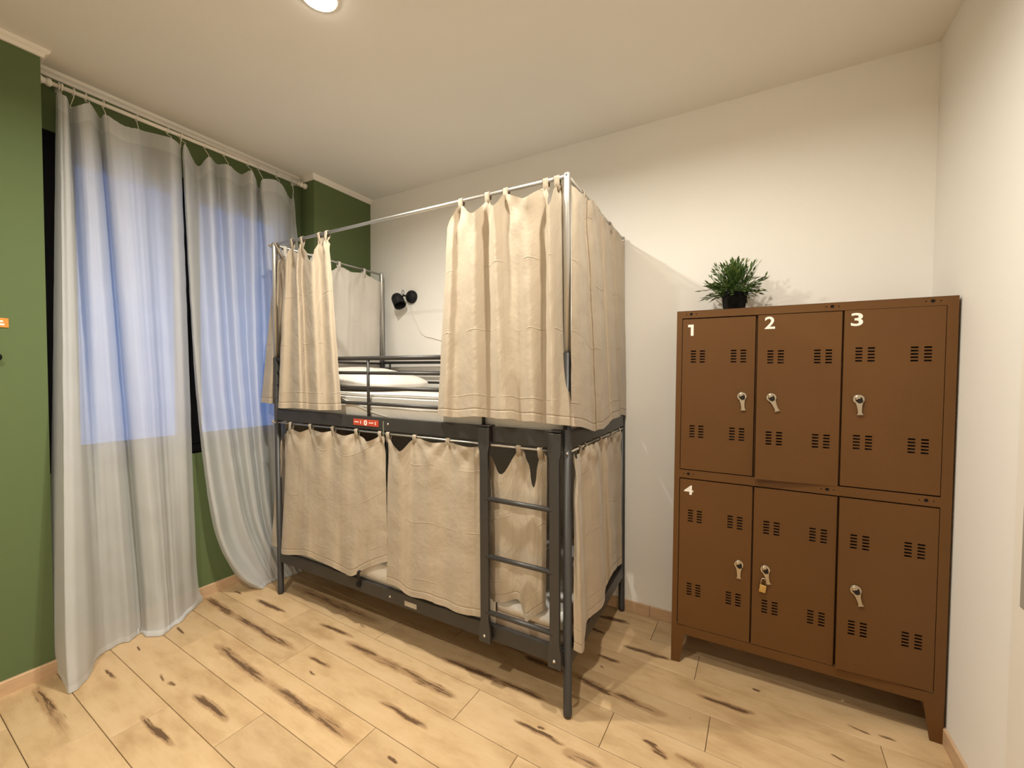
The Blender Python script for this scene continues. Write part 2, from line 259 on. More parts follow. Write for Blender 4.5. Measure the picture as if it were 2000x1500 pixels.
# ------------------------------------------------------------------ mesh helpers
class MB:
    def __init__(s): s.v, s.f, s.uv, s.at = [], [], None, {}
    def add(s, vs, fs):
        o = len(s.v); s.v += [Vector(p) for p in vs]; s.f += [tuple(i+o for i in f) for f in fs]; return s
    def box(s, a, b):
        (x0, y0, z0), (x1, y1, z1) = a, b
        return s.add([(x0,y0,z0),(x1,y0,z0),(x1,y1,z0),(x0,y1,z0),(x0,y0,z1),(x1,y0,z1),(x1,y1,z1),(x0,y1,z1)],
                     [(3,2,1,0),(4,5,6,7),(0,1,5,4),(1,2,6,5),(2,3,7,6),(3,0,4,7)])
    def ring(s, rings, close=True, cap=True):
        n = len(rings[0]); vs = [p for r in rings for p in r]; fs = []
        for i in range(len(rings)-1):
            for j in range(n if close else n-1):
                k = (j+1) % n
                fs.append((i*n+j, i*n+k, (i+1)*n+k, (i+1)*n+j))
        if cap:
            fs.append(tuple(range(n))[::-1]); fs.append(tuple((len(rings)-1)*n+j for j in range(n)))
        return s.add(vs, fs)
    def tube(s, pts, r, seg=12, cap=True):
        pts = [Vector(p) for p in pts]; rings = []; up = None
        rr = r if isinstance(r, (list, tuple)) else [r]*len(pts)
        for i, p in enumerate(pts):
            d = (pts[min(i+1, len(pts)-1)] - pts[max(i-1, 0)]).normalized()
            if up is None:
                up = Vector((0,0,1)) if abs(d.z) < .9 else Vector((1,0,0))
            a = d.cross(up).normalized(); b = a.cross(d).normalized(); up = b
            rings.append([p + a*math.cos(2*PI*k/seg)*rr[i] + b*math.sin(2*PI*k/seg)*rr[i] for k in range(seg)])
        return s.ring(rings, True, cap)
    def lathe(s, prof, c=(0,0,0), axis=(0,0,1), seg=28, cap=True):
        # prof: (radius, height along axis)
        ax = Vector(axis).normalized(); u = ax.orthogonal().normalized(); w = ax.cross(u); c = Vector(c)
        return s.ring([[c + ax*h + (u*math.cos(2*PI*k/seg) + w*math.sin(2*PI*k/seg))*max(r, 1e-5) for k in range(seg)] for r, h in prof], True, cap)
    def torus(s, c, axis, R, r, seg=20, sec=8):
        ax = Vector(axis).normalized(); u = ax.orthogonal().normalized(); w = ax.cross(u); c = Vector(c)
        rings = []
        for i in range(seg+1):
            d = u*math.cos(2*PI*i/seg) + w*math.sin(2*PI*i/seg)
            rings.append([c + d*(R + r*math.cos(2*PI*j/sec)) + ax*r*math.sin(2*PI*j/sec) for j in range(sec)])
        return s.ring(rings, True, False)
    def prism(s, poly, o, u, w, depth):
        # polygon (a, b) in the plane o + a*u + b*w, extruded along depth vector
        o, u, w, d = Vector(o), Vector(u), Vector(w), Vector(depth)
        lo = [o + u*a + w*b for a, b in poly]; n = len(lo)
        return s.add(lo + [p + d for p in lo], [tuple(range(n))[::-1], tuple(range(n, 2*n))] + [(i, (i+1)%n, n+(i+1)%n, n+i) for i in range(n)])
    def map(s, fn): s.v = [Vector(fn(p)) for p in s.v]; return s

WORLD = {}
def ident(p): return p
def build(name, mb, mat, parent=None, fn=None, smooth=False, bevel=0., segs=2, origin=None, subsurf=0, solid=0., label=None):
    """link mb as ONE mesh object whose origin is the middle of its base"""
    if fn: mb.map(fn)
    lo = Vector([min(p[k] for p in mb.v) for k in range(3)]); hi = Vector([max(p[k] for p in mb.v) for k in range(3)])
    org = Vector(origin) if origin is not None else Vector(((lo.x+hi.x)/2, (lo.y+hi.y)/2, lo.z))
    me = bpy.data.meshes.new(name)
    me.from_pydata([tuple(p-org) for p in mb.v], [], mb.f); me.update()
    if mb.uv is not None:
        l = me.uv_layers.new(name='UVMap')
        for lp in me.loops: l.data[lp.index].uv = mb.uv[lp.vertex_index]
    for an, vals in mb.at.items():
        a = me.attributes.new(an, 'FLOAT', 'POINT')
        for i, v in enumerate(vals): a.data[i].value = v
    bm = bmesh.new(); bm.from_mesh(me)
    if mb.uv is None and not mb.at: bmesh.ops.recalc_face_normals(bm, faces=bm.faces)
    bm.to_mesh(me); bm.free()
    me.materials.append(mat)
    if smooth:
        for p in me.polygons: p.use_smooth = True
    o = bpy.data.objects.new(name, me); COL.objects.link(o)
    WORLD[o] = org
    if parent is not None:
        o.parent = parent; o.location = org - WORLD[parent]
    else: o.location = org
    if bevel:
        m = o.modifiers.new('bevel', 'BEVEL'); m.width = bevel; m.segments = segs; m.limit_method = 'ANGLE'; m.angle_limit = .6
        for p in me.polygons: p.use_smooth = True
        w = o.modifiers.new('wn', 'WEIGHTED_NORMAL'); w.keep_sharp = False
    if solid:
        m = o.modifiers.new('thick', 'SOLIDIFY'); m.thickness = solid; m.offset = 0
    if subsurf:
        m = o.modifiers.new('sub', 'SUBSURF'); m.levels = subsurf; m.render_levels = subsurf
    if label: o['label'] = label
    return o

def thing(name, loc, label, cat, group=None):
    o = bpy.data.objects.new(name, None); COL.objects.link(o); o.location = loc; o.empty_display_size = .1
    WORLD[o] = Vector(loc); return tag(o, label, cat, group)
def tag(o, label, cat, group=None):
    o['label'] = label; o['category'] = cat
    if group: o['group'] = group
    return o
def struct(name, mb, mat, parent=None, **kw):
    o = build(name, mb, mat, parent, **kw)
    if parent is None: o['kind'] = 'structure'
    return o

def text_mesh(txt, size, thick=.0, extrude=.0006):
    c = bpy.data.curves.new('glyph', 'FONT'); c.body = txt; c.size = size; c.extrude = extrude; c.offset = thick
    c.align_x = 'LEFT'; c.resolution_u = 6
    o = bpy.data.objects.new('glyph', c)
    me = bpy.data.meshes.new_from_object(o)
    mb = MB(); mb.add([v.co.copy() for v in me.vertices], [tuple(p.vertices) for p in me.polygons])
    bpy.data.objects.remove(o); bpy.data.curves.remove(c); bpy.data.meshes.remove(me)
    xs = [p.x for p in mb.v]; ys = [p.y for p in mb.v]; x0, x1, y0, y1 = min(xs), max(xs), min(ys), max(ys)
    mb.v = [Vector(((p.x-x0)/(x1-x0), (p.y-y0)/(y1-y0), p.z)) for p in mb.v]   # unit box
    return mb

def crom(P, t):
    n = len(P)-1; x = min(max(t, 0), 1)*n; i = min(int(x), n-1); f = x-i
    p1, p2 = P[i], P[i+1]; p0 = P[i-1] if i > 0 else p1*2-p2; p3 = P[i+2] if i+2 <= n else p2*2-p1
    return .5*((2*p1) + (p2-p0)*f + (2*p0-5*p1+4*p2-p3)*f*f + (3*p1-p0-3*p2+p3)*f**3)

def carc(P, t):
    if len(P) == 2: return P[0] + (P[1]-P[0])*t
    ln = [(b-a).length for a, b in zip(P[:-1], P[1:])]; T = sum(ln)*t; n = len(P)-1
    for i, q in enumerate(ln):
        if T <= q or i == n-1: return crom(P, (i+min(1, T/q))/n)
        T -= q

def cloth(name, cols, mat, parent, fn, nsub=9, nv=44, seed=0, fine=.004, wrinkle=.003, axis=(0,1,0), solid=0., label=None, pulls=()):
    """hanging fabric: each column is a polyline from the rod down to the hem"""
    ax = Vector(axis)
    C = [[Vector(p) for p in c] for c in cols]
    grid = []; nc = (len(C)-1)*nsub + 1
    for j in range(nv+1):
        t = j/nv; row = [carc(c, t) for c in C]; line = []
        for i in range(nc):
            s = i/(nc-1); p = crom(row, s)
            edge = min(1, 6*s, 6*(1-s))
            f = noise.noise(Vector((s*len(C)*1.7 + seed*11.3, t*.8, seed))) * fine * (.35+.9*t)
            f += noise.noise(Vector((s*len(C)*4.1 + seed*3.1, t*1.1, seed+5))) * fine * .5
            g = noise.noise(Vector((p.x*9+p.y*7, p.z*9, seed))) * wrinkle + noise.noise(Vector((p.x*25+p.y*20, p.z*22, seed))) * wrinkle*.45
            for a in pulls:          # creases fanning out below each loop
                q = p - C[a][0]; h_ = abs(q.x)+abs(q.y) if False else (q.x if abs(ax.y) > .5 else q.y)
                r_ = math.hypot(h_, q.z)
                if r_ < .55: g += .0075*math.cos(math.atan2(h_, -q.z+.02)*9 + a)*math.exp(-r_/.16)*min(1, r_/.03)
            line.append(p + ax*(f*(.3+.7*edge)+g) )
        grid.append(line)
    mb = MB(); mb.v = [p for r in grid for p in r]
    mb.f = [(j*nc+i, (j+1)*nc+i, (j+1)*nc+i+1, j*nc+i+1) for j in range(nv) for i in range(nc-1)]
    us = [0.]
    mid = grid[nv//2]
    for i in range(1, nc): us.append(us[-1] + (mid[i]-mid[i-1]).length)
    L = [sum((grid[j+1][i]-grid[j][i]).length for j in range(nv)) for i in range(nc)]
    mb.uv = []; hem = []; run = [0.]*nc
    for j in range(nv+1):
        for i in range(nc):
            if j: run[i] += (grid[j][i]-grid[j-1][i]).length
            mb.uv.append((us[i], run[i])); hem.append(L[i]-run[i])
    mb.at['hem'] = hem
    return build(name, mb, mat, parent, fn, smooth=True, solid=solid, label=label)

# ------------------------------------------------------------------ room
fl = MB(); tint = []
W0, PL, AN = .199, 1.292, -.0225
JOINT = {0:-.415, -1:-.094, -2:-.667, -3:-1.140, -4:-.25, -5:-1.66, -6:-1.97, 1:.165, 2:.531, 3:1.135, 4:.442, 5:.19, 6:-.3}
ca, sa = math.cos(AN), math.sin(AN)
for r in range(-17, 7):
    y0 = -.27 + W0*r; y1 = y0+W0; j0 = JOINT.get(r, random.uniform(-1, 1)) / ca
    for k in range(-4, 4):
        x0 = j0 + PL*k; x1 = x0+PL; g = .0011; b = .0016
        if x1 < -2.9 or x0 > 1.8: continue
        A = [(x0+g, y0+g), (x1-g, y0+g), (x1-g, y1-g), (x0+g, y1-g)]
        B = [(x0+g+b, y0+g+b), (x1-g-b, y0+g+b), (x1-g-b, y1-g-b), (x0+g+b, y1-g-b)]
        cl = lambda p: (min(max(p[0], -2.75), 1.7), p[1])
        vs = [(*cl(p), -.006) for p in A] + [(*cl(p), -.0014) for p in A] + [(*cl(p), 0) for p in B]
        n0 = len(fl.v)
        fl.add([(x*ca-y*sa, x*sa+y*ca, z) for x, y, z in vs],
               [(4+i if False else i, (i+1)%4, 4+(i+1)%4, 4+i) for i in range(4)] + [(4+i, 4+(i+1)%4, 8+(i+1)%4, 8+i) for i in range(4)] + [(8,9,10,11)])
        tint += [random.random()]*(len(fl.v)-n0)
fl.at['tint'] = tint
struct('floor', fl, M['floor'])
struct('trim_4', MB().box((-2.75, YF-.1, -.05), (1.75, YB+.12, -.006)), M['joint'])      # underlay seen in the plank joints

struct('ceiling', MB().box((-2.75, YF-.1, ZC), (1.75, YB+.12, ZC+.12)), M['ceil'])
struct('wall_back', MB().box((-2.75, YB, 0), (1.75, YB+.12, ZC)), M['wall'])
struct('wall_right', MB().box((XR, YF, 0), (XR+.12, YB, ZC)), M['wall'])
struct('wall_front', MB().box((-2.75, YF-.12, 0), (1.75, YF, ZC)), M['wall'])
WY0, WY1, WZ0, WZ1 = -.985, .34, .955, 2.70          # window opening
wl = MB()
wl.box((XP-.40, YF, 0), (XP, YL, ZC)); wl.box((XP-.40, YQ, 0), (XP, YB, ZC))
wl.box((XP-.40, YL, 0), (XA, YQ, WZ0)); wl.box((XP-.40, YL, WZ1), (XA, YQ, ZC))
wl.box((XP-.40, YL, WZ0), (XA, WY0, WZ1)); wl.box((XP-.40, WY1, WZ0), (XA, YQ, WZ1))
struct('wall_left', wl, M['green'])
# cornice on the green wall: stepped profile swept round the two pillars and the niche
def sweep(path, prof):
    mb = MB(); n = len(path); rings = []
    for i, p in enumerate(path):
        p = Vector(p)
        d0 = (p-Vector(path[i-1])).normalized() if i else None
        d1 = (Vector(path[i+1])-p).normalized() if i < n-1 else None
        n0 = Vector((d0.y, -d0.x, 0)) if d0 else None; n1 = Vector((d1.y, -d1.x, 0)) if d1 else None
        if n0 and n1: m = (n0+n1).normalized(); m = m/m.dot(n0)
        else: m = n0 or n1
        rings.append([p + m*a + Vector((0, 0, b)) for a, b in prof])
    return mb.ring(rings)
prof = [(0, -.036), (.010, -.036), (.013, -.022), (.026, -.014), (.030, -.002), (.030, 0), (0, 0)]
struct('trim_1', sweep([(XP, YF+.05, ZC), (XP, YL, ZC), (XA, YL, ZC), (XA, YQ, ZC), (XP, YQ, ZC), (XP, YB-.001, ZC)], prof), M['trim'])
bprof = [(0, 0), (.012, 0), (.012, .062), (.009, .068), (0, .068)]
struct('baseboard_left', sweep([(XP, YF+.05, 0), (XP, YL, 0), (XA, YL, 0), (XA, YQ, 0), (XP, YQ, 0), (XP, YB-.014, 0)], bprof), M['skirt'])
struct('baseboard_back', MB().box((XP+.0125, YB-.012, 0), (.1555, YB, .068)).box((.1575, YB-.012, 0), (XR-.013, YB, .068)), M['skirt'], bevel=.002)
struct('baseboard_right', MB().box((XR-.012, .173, 0), (XR, YB-.013, .068)), M['skirt'], bevel=.002)
struct('trim_2', MB().box((XR-.016, -1.1, 0), (XR, .172, ZC)), M['trim'], bevel=.003)      # white casing at the right edge

# window
win = MB(); fx0, fx1 = XA-.075, XA-.012
def fr_rect(mb, y0, y1, z0, z1, w, x0, x1):
    mb.box((x0, y0, z0), (x1, y1, z0+w)); mb.box((x0, y0, z1-w), (x1, y1, z1))
    mb.box((x0, y0, z0+w), (x1, y0+w, z1-w)); mb.box((x0, y1-w, z0+w), (x1, y1, z1-w))
wn = struct('window_1', MB().box((XA-.16, WY0, WZ0), (XA-.02, WY1, WZ0+.008)), M['frame'])
fr_rect(win, WY0, WY1, WZ0+.008, WZ1, .055, fx0, fx1)
build('window_frame', win, M['frame'], wn, bevel=.004)
YM = -.36
for (a, b) in ((WY0+.055, YM), (YM, WY1-.055)):
    sm = MB(); fr_rect(sm, a+.001, b-.001, WZ0+.064, WZ1-.056, .062, fx0+.012, fx1+.008)
    sash = build('sash', sm, M['frame'], wn, bevel=.004)
    build('glass_pane', MB().box((fx0+.03, a+.064, WZ0+.127), (fx0+.036, b-.064, WZ1-.119)), M['glass'], sash)
hd = MB().box((fx1+.008, YM-.035, 1.70), (fx1+.016, YM-.012, 1.78)).box((fx1+.016, YM-.030, 1.73), (fx1+.035, YM-.017, 1.745)).box((fx1+.030, YM-.030, 1.64), (fx1+.042, YM-.017, 1.75))
build('window_handle', hd, M['frame'], wn, bevel=.003)
# ------------------------------------------------------------------ curtain pole and voile curtains
PA, PB = Vector((-2.37, YL+.002, 2.903)), Vector((-2.37, YQ-.002, 2.926))
def pole_at(y): return PA + (PB-PA)*((y-PA.y)/(PB.y-PA.y))
po = thing('curtain_pole', (-2.37, -.3, 2.91), 'slim white curtain pole spanning the window niche under the cornice', 'curtain pole')
build('pole', MB().tube([PA+Vector((0,.02,0)), PB-Vector((0,.02,0))], .0105, 16), M['trim'], po, smooth=True)
for P, s in ((PA, 1), (PB, -1)):
    build('end_cap', MB().lathe([(.021, 0), (.021, .018), (.015, .024), (.015, .034), (.019, .036), (.019, .050), (.011, .055)], P, (0, s, 0), 20), M['trim'], po, smooth=True)
for y, n in ((-.93, 0), (.33, 1)):
    p = pole_at(y)
    build('bracket', MB().box((XA, y-.008, p.z-.004), (-2.385, y+.008, p.z+.012)).torus(p, (0,1,0), .0155, .004), M['trim'], po)
def voile(name, cols, label, seed, rings):
    b = cols[len(cols)//2][-1]
    t = thing(name, (b[0], b[1], 0), label, 'window curtain', 'white voile curtains at the window')
    cloth('voile_panel', cols, M['sheer'], t, None, nsub=9, nv=70, seed=seed, fine=.016, wrinkle=.005, axis=(1,0,0))
    for k in rings:
        c = Vector(cols[k][0]); p = pole_at(c.y)
        mb = MB().torus(p, (0,1,0), .0175, .0022, 18, 6)
        q = p - Vector((0,0,.0175))
        mb.tube([q, q+Vector((.004,0,-.008)), Vector((c.x, c.y, c.z+.008)), c-Vector((0,0,.012))], .0018, 6)
        build('curtain_ring', mb, M['trim'], t, smooth=True)
    return t
voile('voile_curtain', SL, 'left white voile curtain trailing on the floor before the green pillar', 1, (2, 4, 6, 8, 10, 12, 13))
voile('voile_curtain', SR, 'right white voile curtain sweeping away behind the bunk bed foot post', 2, (1, 3, 5, 7, 9, 10, 12))

# ------------------------------------------------------------------ bunk bed (slightly turned and leaning a little, as it stands)
BA, BX, BY = .0122, .0100, .0056
cb, sb = math.cos(BA), math.sin(BA)
def bed(p): return Vector((p[0]*cb - p[1]*sb - BX*p[2], p[0]*sb + p[1]*cb - BY*p[2], p[2]))
L, W, HT, HD = 2.045, .930, 2.330, 1.578
bb = thing('bunk_bed', bed((-L/2, W/2, 0)), 'charcoal metal bunk bed with ladder, guard rails and silver canopy poles', 'bunk bed')
for x in (0, -L):
    for y in (0, W):
        pm = MB().lathe([(.014, 0), (.018, .004), (.0195, .012), (.0195, .03), (.0188, .031), (.0188, HD)], (x, y, 0), seg=22)
        p = build('post', pm, M['steel'], bb, bed, smooth=True)
        build('canopy_pole', MB().lathe([(.0150, HD-.01), (.0150, HT-.012), (.0140, HT-.003), (.010, HT), (.0, HT+.001)], (x, y, 0), seg=20), M['alu'], bb, bed, smooth=True, label='silver canopy pole')
        if y == 0:
            build('bolt', MB().lathe([(.006, 0), (.006, .003), (.003, .005)], (x+.006, -.0185, 1.152), (0,-1,0), 12), M['bolt'], p, bed, smooth=True)
# canopy rods
ZR = 2.316
for a, b in (((-L+.012, 0, ZR), (-.012, 0, ZR)), ((0, .012, ZR), (0, W-.012, ZR)), ((-L, .012, ZR), (-L, W-.012, ZR))):
    build('canopy_rod', MB().tube([a, b], .0085, 12), M['alu'], bb, bed, smooth=True, label='silver canopy curtain rod')
build('bolt', MB().lathe([(.004, 0), (.003, .002)], (.002, -.0148, ZR), (0,-1,0), 10), M['steel'], bb, bed)
# rails
def rail(y, z0, z1, name='side_rail'):
    return build(name, MB().box((-L+.015, y-.0125, z0), (-.015, y+.0125, z1)), M['steel'], bb, bed, bevel=.003)
for y in (0, W):
    up = rail(y, 1.168, 1.240); lo = rail(y, .222, .294)
    if y == 0:
        for x, z, q in ((-1.032, 1.207, up), (-1.033, .257, lo)):
            build('bolt', MB().lathe([(.0068, 0), (.0068, .002), (.004, .0045)], (x, -.0125, z), (0,-1,0), 14), M['bolt'], q, bed, smooth=True)
        build('rating_label', MB().box((-.926, -.0135, .238), (-.842, -.0120, .264)), M['plate'], lo, bed, label='small silver sticker')
for x in (0, -L):
    for z0, z1 in ((1.168, 1.240), (.222, .294)):
        build('end_rail', MB().box((x-.0125, .015, z0), (x+.0125, W-.015, z1)), M['steel'], bb, bed, bevel=.003)
    for z in (1.560, 1.490, 1.400):
        build('end_bar', MB().tube([(x, .015, z), (x, W-.015, z)], .0095, 12), M['steel'], bb, bed, smooth=True)
# guard rails
def guard(y, x0, x1, ups, zs):
    g = build('guard_rail', MB().tube([(x0, y, zs[0]), (x1, y, zs[0])], .0125, 14), M['steel'], bb, bed, smooth=True)
    for z in zs[1:]:
        build('rail_bar', MB().tube([(x0, y, z), (x1, y, z)], .0098, 12), M['steel'], g, bed, smooth=True)
    for x in ups:
        build('upright', MB().tube([(x, y-.002, 1.236), (x, y-.002, zs[0]-.004)], .0085, 12), M['steel'], g, bed, smooth=True)
guard(0, -L+.01, -.422, (-1.190, -.422), (1.566, 1.484, 1.400, 1.311))
guard(W, -L+.01, -.012, (-1.957, -1.19, -.42), (1.568, 1.490, 1.408, 1.311))
# slatted bases
for z in (1.180, .236):
    sl = MB()
    for k in range(14):
        x = -L+.09 + k*(L-.18)/13
        sl.box((x-.028, .013, z), (x+.028, W-.013, z+.012))
    build('bed_slats', sl, M['steel'], bb, bed)
# rods under the upper rails
ZU = 1.153
for a, b in (((-L+.02, -.004, ZU), (-.02, -.004, ZU)), ((.004, .02, ZU), (.004, W-.02, ZU)), ((-L-.004, .02, ZU), (-L-.004, W-.02, ZU))):
    build('lower_rod', MB().tube([a, b], .0065, 12), M['alu'], bb, bed, smooth=True, label='silver rod for the lower curtains')
cl = MB().box((-1.066, -.018, 1.150), (-1.056, -.0128, 1.222)).box((-1.066, -.018, 1.138), (-1.056, .006, 1.144)).box((-1.066, .002, 1.138), (-1.056, .006, 1.160)).box((-1.066, -.018, 1.138), (-1.056, -.0135, 1.152))
build('rod_clip', cl, M['bolt'], bb, bed)
# ladder
ld = MB(); YLD = -.044
lad = None
def lad_side(x):
    z = [1.236, 1.150, 1.120, .330, .285, .222]; w = [.030, .030, .0225, .0225, .030, .031]
    poly = [(x-a, b) for a, b in zip(w, z)] + [(x+a, b) for a, b in list(zip(w, z))[::-1]]
    mb = MB().prism(poly, (0, YLD, 0), (1,0,0), (0,0,1), (0, .020, 0))
    mb.box((x-.030, YLD+.002, 1.2405), (x+.030, .016, 1.2465))     # hook over the rail
    return mb
root = None
for x in (-.398, -.044):
    s = build('ladder', lad_side(x), M['steel'], bb, bed, bevel=.003) if root is None else build('ladder_side', lad_side(x), M['steel'], root, bed, bevel=.003)
    root = root or s
    build('bolt', MB().lathe([(.0072, 0), (.0072, .002), (.004, .005)], (x, YLD, .256), (0,-1,0), 14), M['bolt'], s if s is root else root, bed, smooth=True)
for z in (.905, .635, .369):
    build('rung', MB().tube([(-.392, YLD+.010, z), (-.050, YLD+.010, z)], .0115, 14), M['steel'], root, bed, smooth=True)

# ------------------------------------------------------------------ bedding
def mattress(name, z0, z1, mat, label):
    bm_ = MB(); X0, X1, Y0, Y1 = -L+.022, -.022, .022, W-.022
    nx, ny = 40, 18
    top, bot = [], []
    for j in range(ny+1):
        for i in range(nx+1):
            u, v = i/nx, j/ny
            x, y = X0+(X1-X0)*u, Y0+(Y1-Y0)*v
            e = min(1, min(u, 1-u)*nx/1.6)*min(1, min(v, 1-v)*ny/1.6)
            z = z1 - (1-e)**2*.022 + noise.noise(Vector((x*4, y*5, z1)))*.006
            top.append((x, y, z)); bot.append((x, y, z0))
    n = nx+1
    bm_.add(top, [(j*n+i, j*n+i+1, (j+1)*n+i+1, (j+1)*n+i) for j in range(ny) for i in range(nx)])
    ring = [i for i in range(n)] + [j*n+nx for j in range(1, ny+1)] + [ny*n+i for i in range(nx-1, -1, -1)] + [j*n for j in range(ny-1, 0, -1)]
    m = len(ring); base = len(bm_.v)
    prof_ = [(.004, .012), (.010, .35), (.006, .7), (0, 1.)]
    k0 = base
    cx, cy = (X0+X1)/2, (Y0+Y1)/2
    for q, (o_, f_) in enumerate(prof_):
        for r_ in ring:
            x, y, z = top[r_]
            sx = 1 if x > X1-.001 else -1 if x < X0+.001 else 0; sy = 1 if y > Y1-.001 else -1 if y < Y0+.001 else 0
            wob = noise.noise(Vector((x*6, y*6, q*1.3)))*.003
            bm_.v.append(Vector((x+sx*(o_*.6+wob), y+sy*(o_*.6+wob), z+(z0-z)*f_)))
    for i in range(m):
        k = (i+1) % m
        bm_.f.append((ring[i], base+i, base+k, ring[k]))
        for q in range(3):
            a = base+q*m
            bm_.f.append((a+i, a+m+i, a+m+k, a+k))
    bm_.f.append(tuple(base+3*m+i for i in range(m)))
    o = build(name, bm_, mat, None, bed, smooth=True)
    o.data.uv_layers.new(name='UVMap')
    for lp in o.data.loops:
        c = o.data.vertices[lp.vertex_index].co; o.data.uv_layers['UVMap'].data[lp.index].uv = (c.x+c.z, c.y+c.z)
    a = o.data.attributes.new('hem', 'FLOAT', 'POINT')
    for i in range(len(o.data.vertices)): a.data[i].value = 9.
    return tag(o, label, 'mattress')
um = mattress('mattress', 1.192, 1.362, M['sheet'], 'upper bunk mattress in a white fitted sheet behind the guard rail')
pip = MB().tube([(-1.43, .013, 1.333), (-1.30, .008, 1.297), (-1.19, .010, 1.268), (-1.06, .013, 1.243)], [.003, .006, .006, .003], 10)
pip = build('sheet_fold', pip, M['sheet'], um, bed, smooth=True)
lm = mattress('mattress', .248, .366, M['taupe'], 'lower bunk mattress with taupe sides under a white sheet')
def sheet_box(x0, x1, z0, z1, y0):
    mb = MB(); nx, n2 = 30, 16
    prof_ = [(y0, z0), (y0-.002, (z0+z1)/2), (y0+.004, z1-.02), (y0+.02, z1-.003), (y0+.08, z1), (.30, z1+.004), (.60, z1+.004), (W-.06, z1), (W-.03, z1-.01), (W-.024, z0)]
    rings = []
    for i in range(nx+1):
        x = x0+(x1-x0)*i/nx
        rings.append([(x, y+noise.noise(Vector((x*7, k*.7, 2)))*.003, z+noise.noise(Vector((x*6, y*6, 4)))*.006) for k, (y, z) in enumerate(prof_)])
    n = len(prof_)
    vs = [p for r in rings for p in r]
    return mb.add(vs, [(i*n+k, (i+1)*n+k, (i+1)*n+k+1, i*n+k+1) for i in range(nx) for k in range(n-1)])
sh = sheet_box(-L+.020, -.37, .290, .418, .012); sh.map(lambda p: p)
for part, a in ((sh, 0), (sheet_box(-.372, -.03, .352, .418, .030), 1)):
    part.uv = [(p.x, p.y+p.z) for p in part.v]; part.at['hem'] = [9.]*len(part.v)
    build('sheet', part, M['sheet'], lm, bed, smooth=True, solid=.003, label='white sheet')
# pillow
def pillow(c, sx, sy, sz, tilt):
    mb = MB(); nu, nv = 36, 18; R = Matrix.Rotation(tilt, 3, 'Y')
    rings = []
    for j in range(nv+1):
        ph = -PI/2 + PI*j/nv; ring = []
        for i in range(nu):
            th = 2*PI*i/nu; ct, st_ = math.cos(th), math.sin(th)
            e = lambda a, k: math.copysign(abs(a)**k, a)
            r = max(math.cos(ph), 1e-4)**.75
            x, y = e(ct, .55)*r*sx, e(st_, .55)*r*sy
            z = math.sin(ph)*sz*(1-.25*(x/sx)**2)*(1-.25*(y/sy)**2)
            z += noise.noise(Vector((x*8, y*8, 3)))*.008*max(0, math.sin(ph))
            p = R @ Vector((x, y, z)); ring.append(Vector(c)+p)
        rings.append(ring)
    mb.ring(rings); mb.uv = [(p.x+p.z*.5, p.y) for p in mb.v]; mb.at['hem'] = [9.]*len(mb.v)
    return mb
pl = build('pillow', pillow((-1.64, .44, 1.442), .36, .30, .075, .10), M['sheet'], None, bed, smooth=True)
tag(pl, 'plump white pillow at the window end of the upper bunk', 'pillow')
# strap
sm = MB(); path = [(-1.222, -.050, .372), (-1.226, -.058, .366), (-1.240, -.050, .345), (-1.258, -.030, .312), (-1.268, -.0185, .290), (-1.272, -.0185, .258)]
rings = [[(x-.010, y-.0012, z), (x+.010, y-.0012, z), (x+.010, y+.0012, z), (x-.010, y+.0012, z)] for x, y, z in path]
sm.ring(rings)
st = build('strap', sm, M['black'], None, bed)
tag(st, 'short black strap hanging over the low front rail', 'strap')
build('buckle', MB().box((-1.290, -.0225, .252), (-1.260, -.0145, .276)), M['black'], st, bed, bevel=.002)

# ------------------------------------------------------------------ bed curtains
def curtain(name, cols, label, tabs, rod, seed, mat='beige', end=None, group='beige bed curtains', **kw):
    """rod = (axis, fixed coordinate, z); tabs = indices of the columns that carry a loop"""
    b = bed(cols[len(cols)//2][-1])
    t = thing(name, b, label, 'bed curtain', group)
    axn = (0,1,0) if rod[0] == 'x' else (1,0,0)
    cloth('curtain_panel', cols, M[mat], t, bed, seed=seed, axis=axn, pulls=tabs, **kw)
    for k in tabs:
        c = Vector(cols[k][0]); R = .0118; zr = rod[2]
        pts = []
        d = c.y-rod[1] if rod[0] == 'x' else c.x-rod[1]
        sgn = rod[3]                                  # room side
        pts.append((d, c.z-.030)); pts.append((d+(sgn*R*.9-d)*.5, (c.z+zr)/2-.006))
        for i in range(9):
            a = PI*i/8
            pts.append((sgn*R*math.cos(a), zr + R*math.sin(a)))
        pts.append((-sgn*R*.8, (c.z+zr)/2-.004)); pts.append((d-sgn*.003, c.z-.030))
        hw = .0125; mb = MB(); rings = []
        for dd, z in pts:
            for s_ in (-1, 1):
                pass
            if rod[0] == 'x': rings.append([(c.x-hw, rod[1]+dd, z), (c.x+hw, rod[1]+dd, z)])
            else: rings.append([(rod[1]+dd, c.y-hw, z), (rod[1]+dd, c.y+hw, z)])
        vs = [p for r in rings for p in r]
        mb.add(vs, [(2*i, 2*i+1, 2*i+3, 2*i+2) for i in range(len(rings)-1)])
        mb.uv = [(p.x+p.y, p.z) for p in mb.v]; mb.at['hem'] = [9.]*len(mb.v)
        build('tab_loop', mb, M[mat], t, bed, smooth=True, solid=.0016)
    return t
FU, EU = ('x', 0, ZR, -1), ('y', 0, ZR, 1)
FL, EL = ('x', -.004, ZU, -1), ('y', .004, ZU, 1)
curtain('bed_curtain', UFL, 'short beige bed curtain drawn to the window end of the upper bunk', (0, 2, 4, 6, 8, 9), FU, 3)
curtain('bed_curtain', UFR, 'wide beige bed curtain gathered at the ladder end of the upper bunk', (2, 4, 6, 9, 11), FU, 4)
curtain('bed_curtain', URE, 'beige bed curtain closing the locker end of the upper bunk', (2, 5, 7, 9), EU, 5)
ul = []
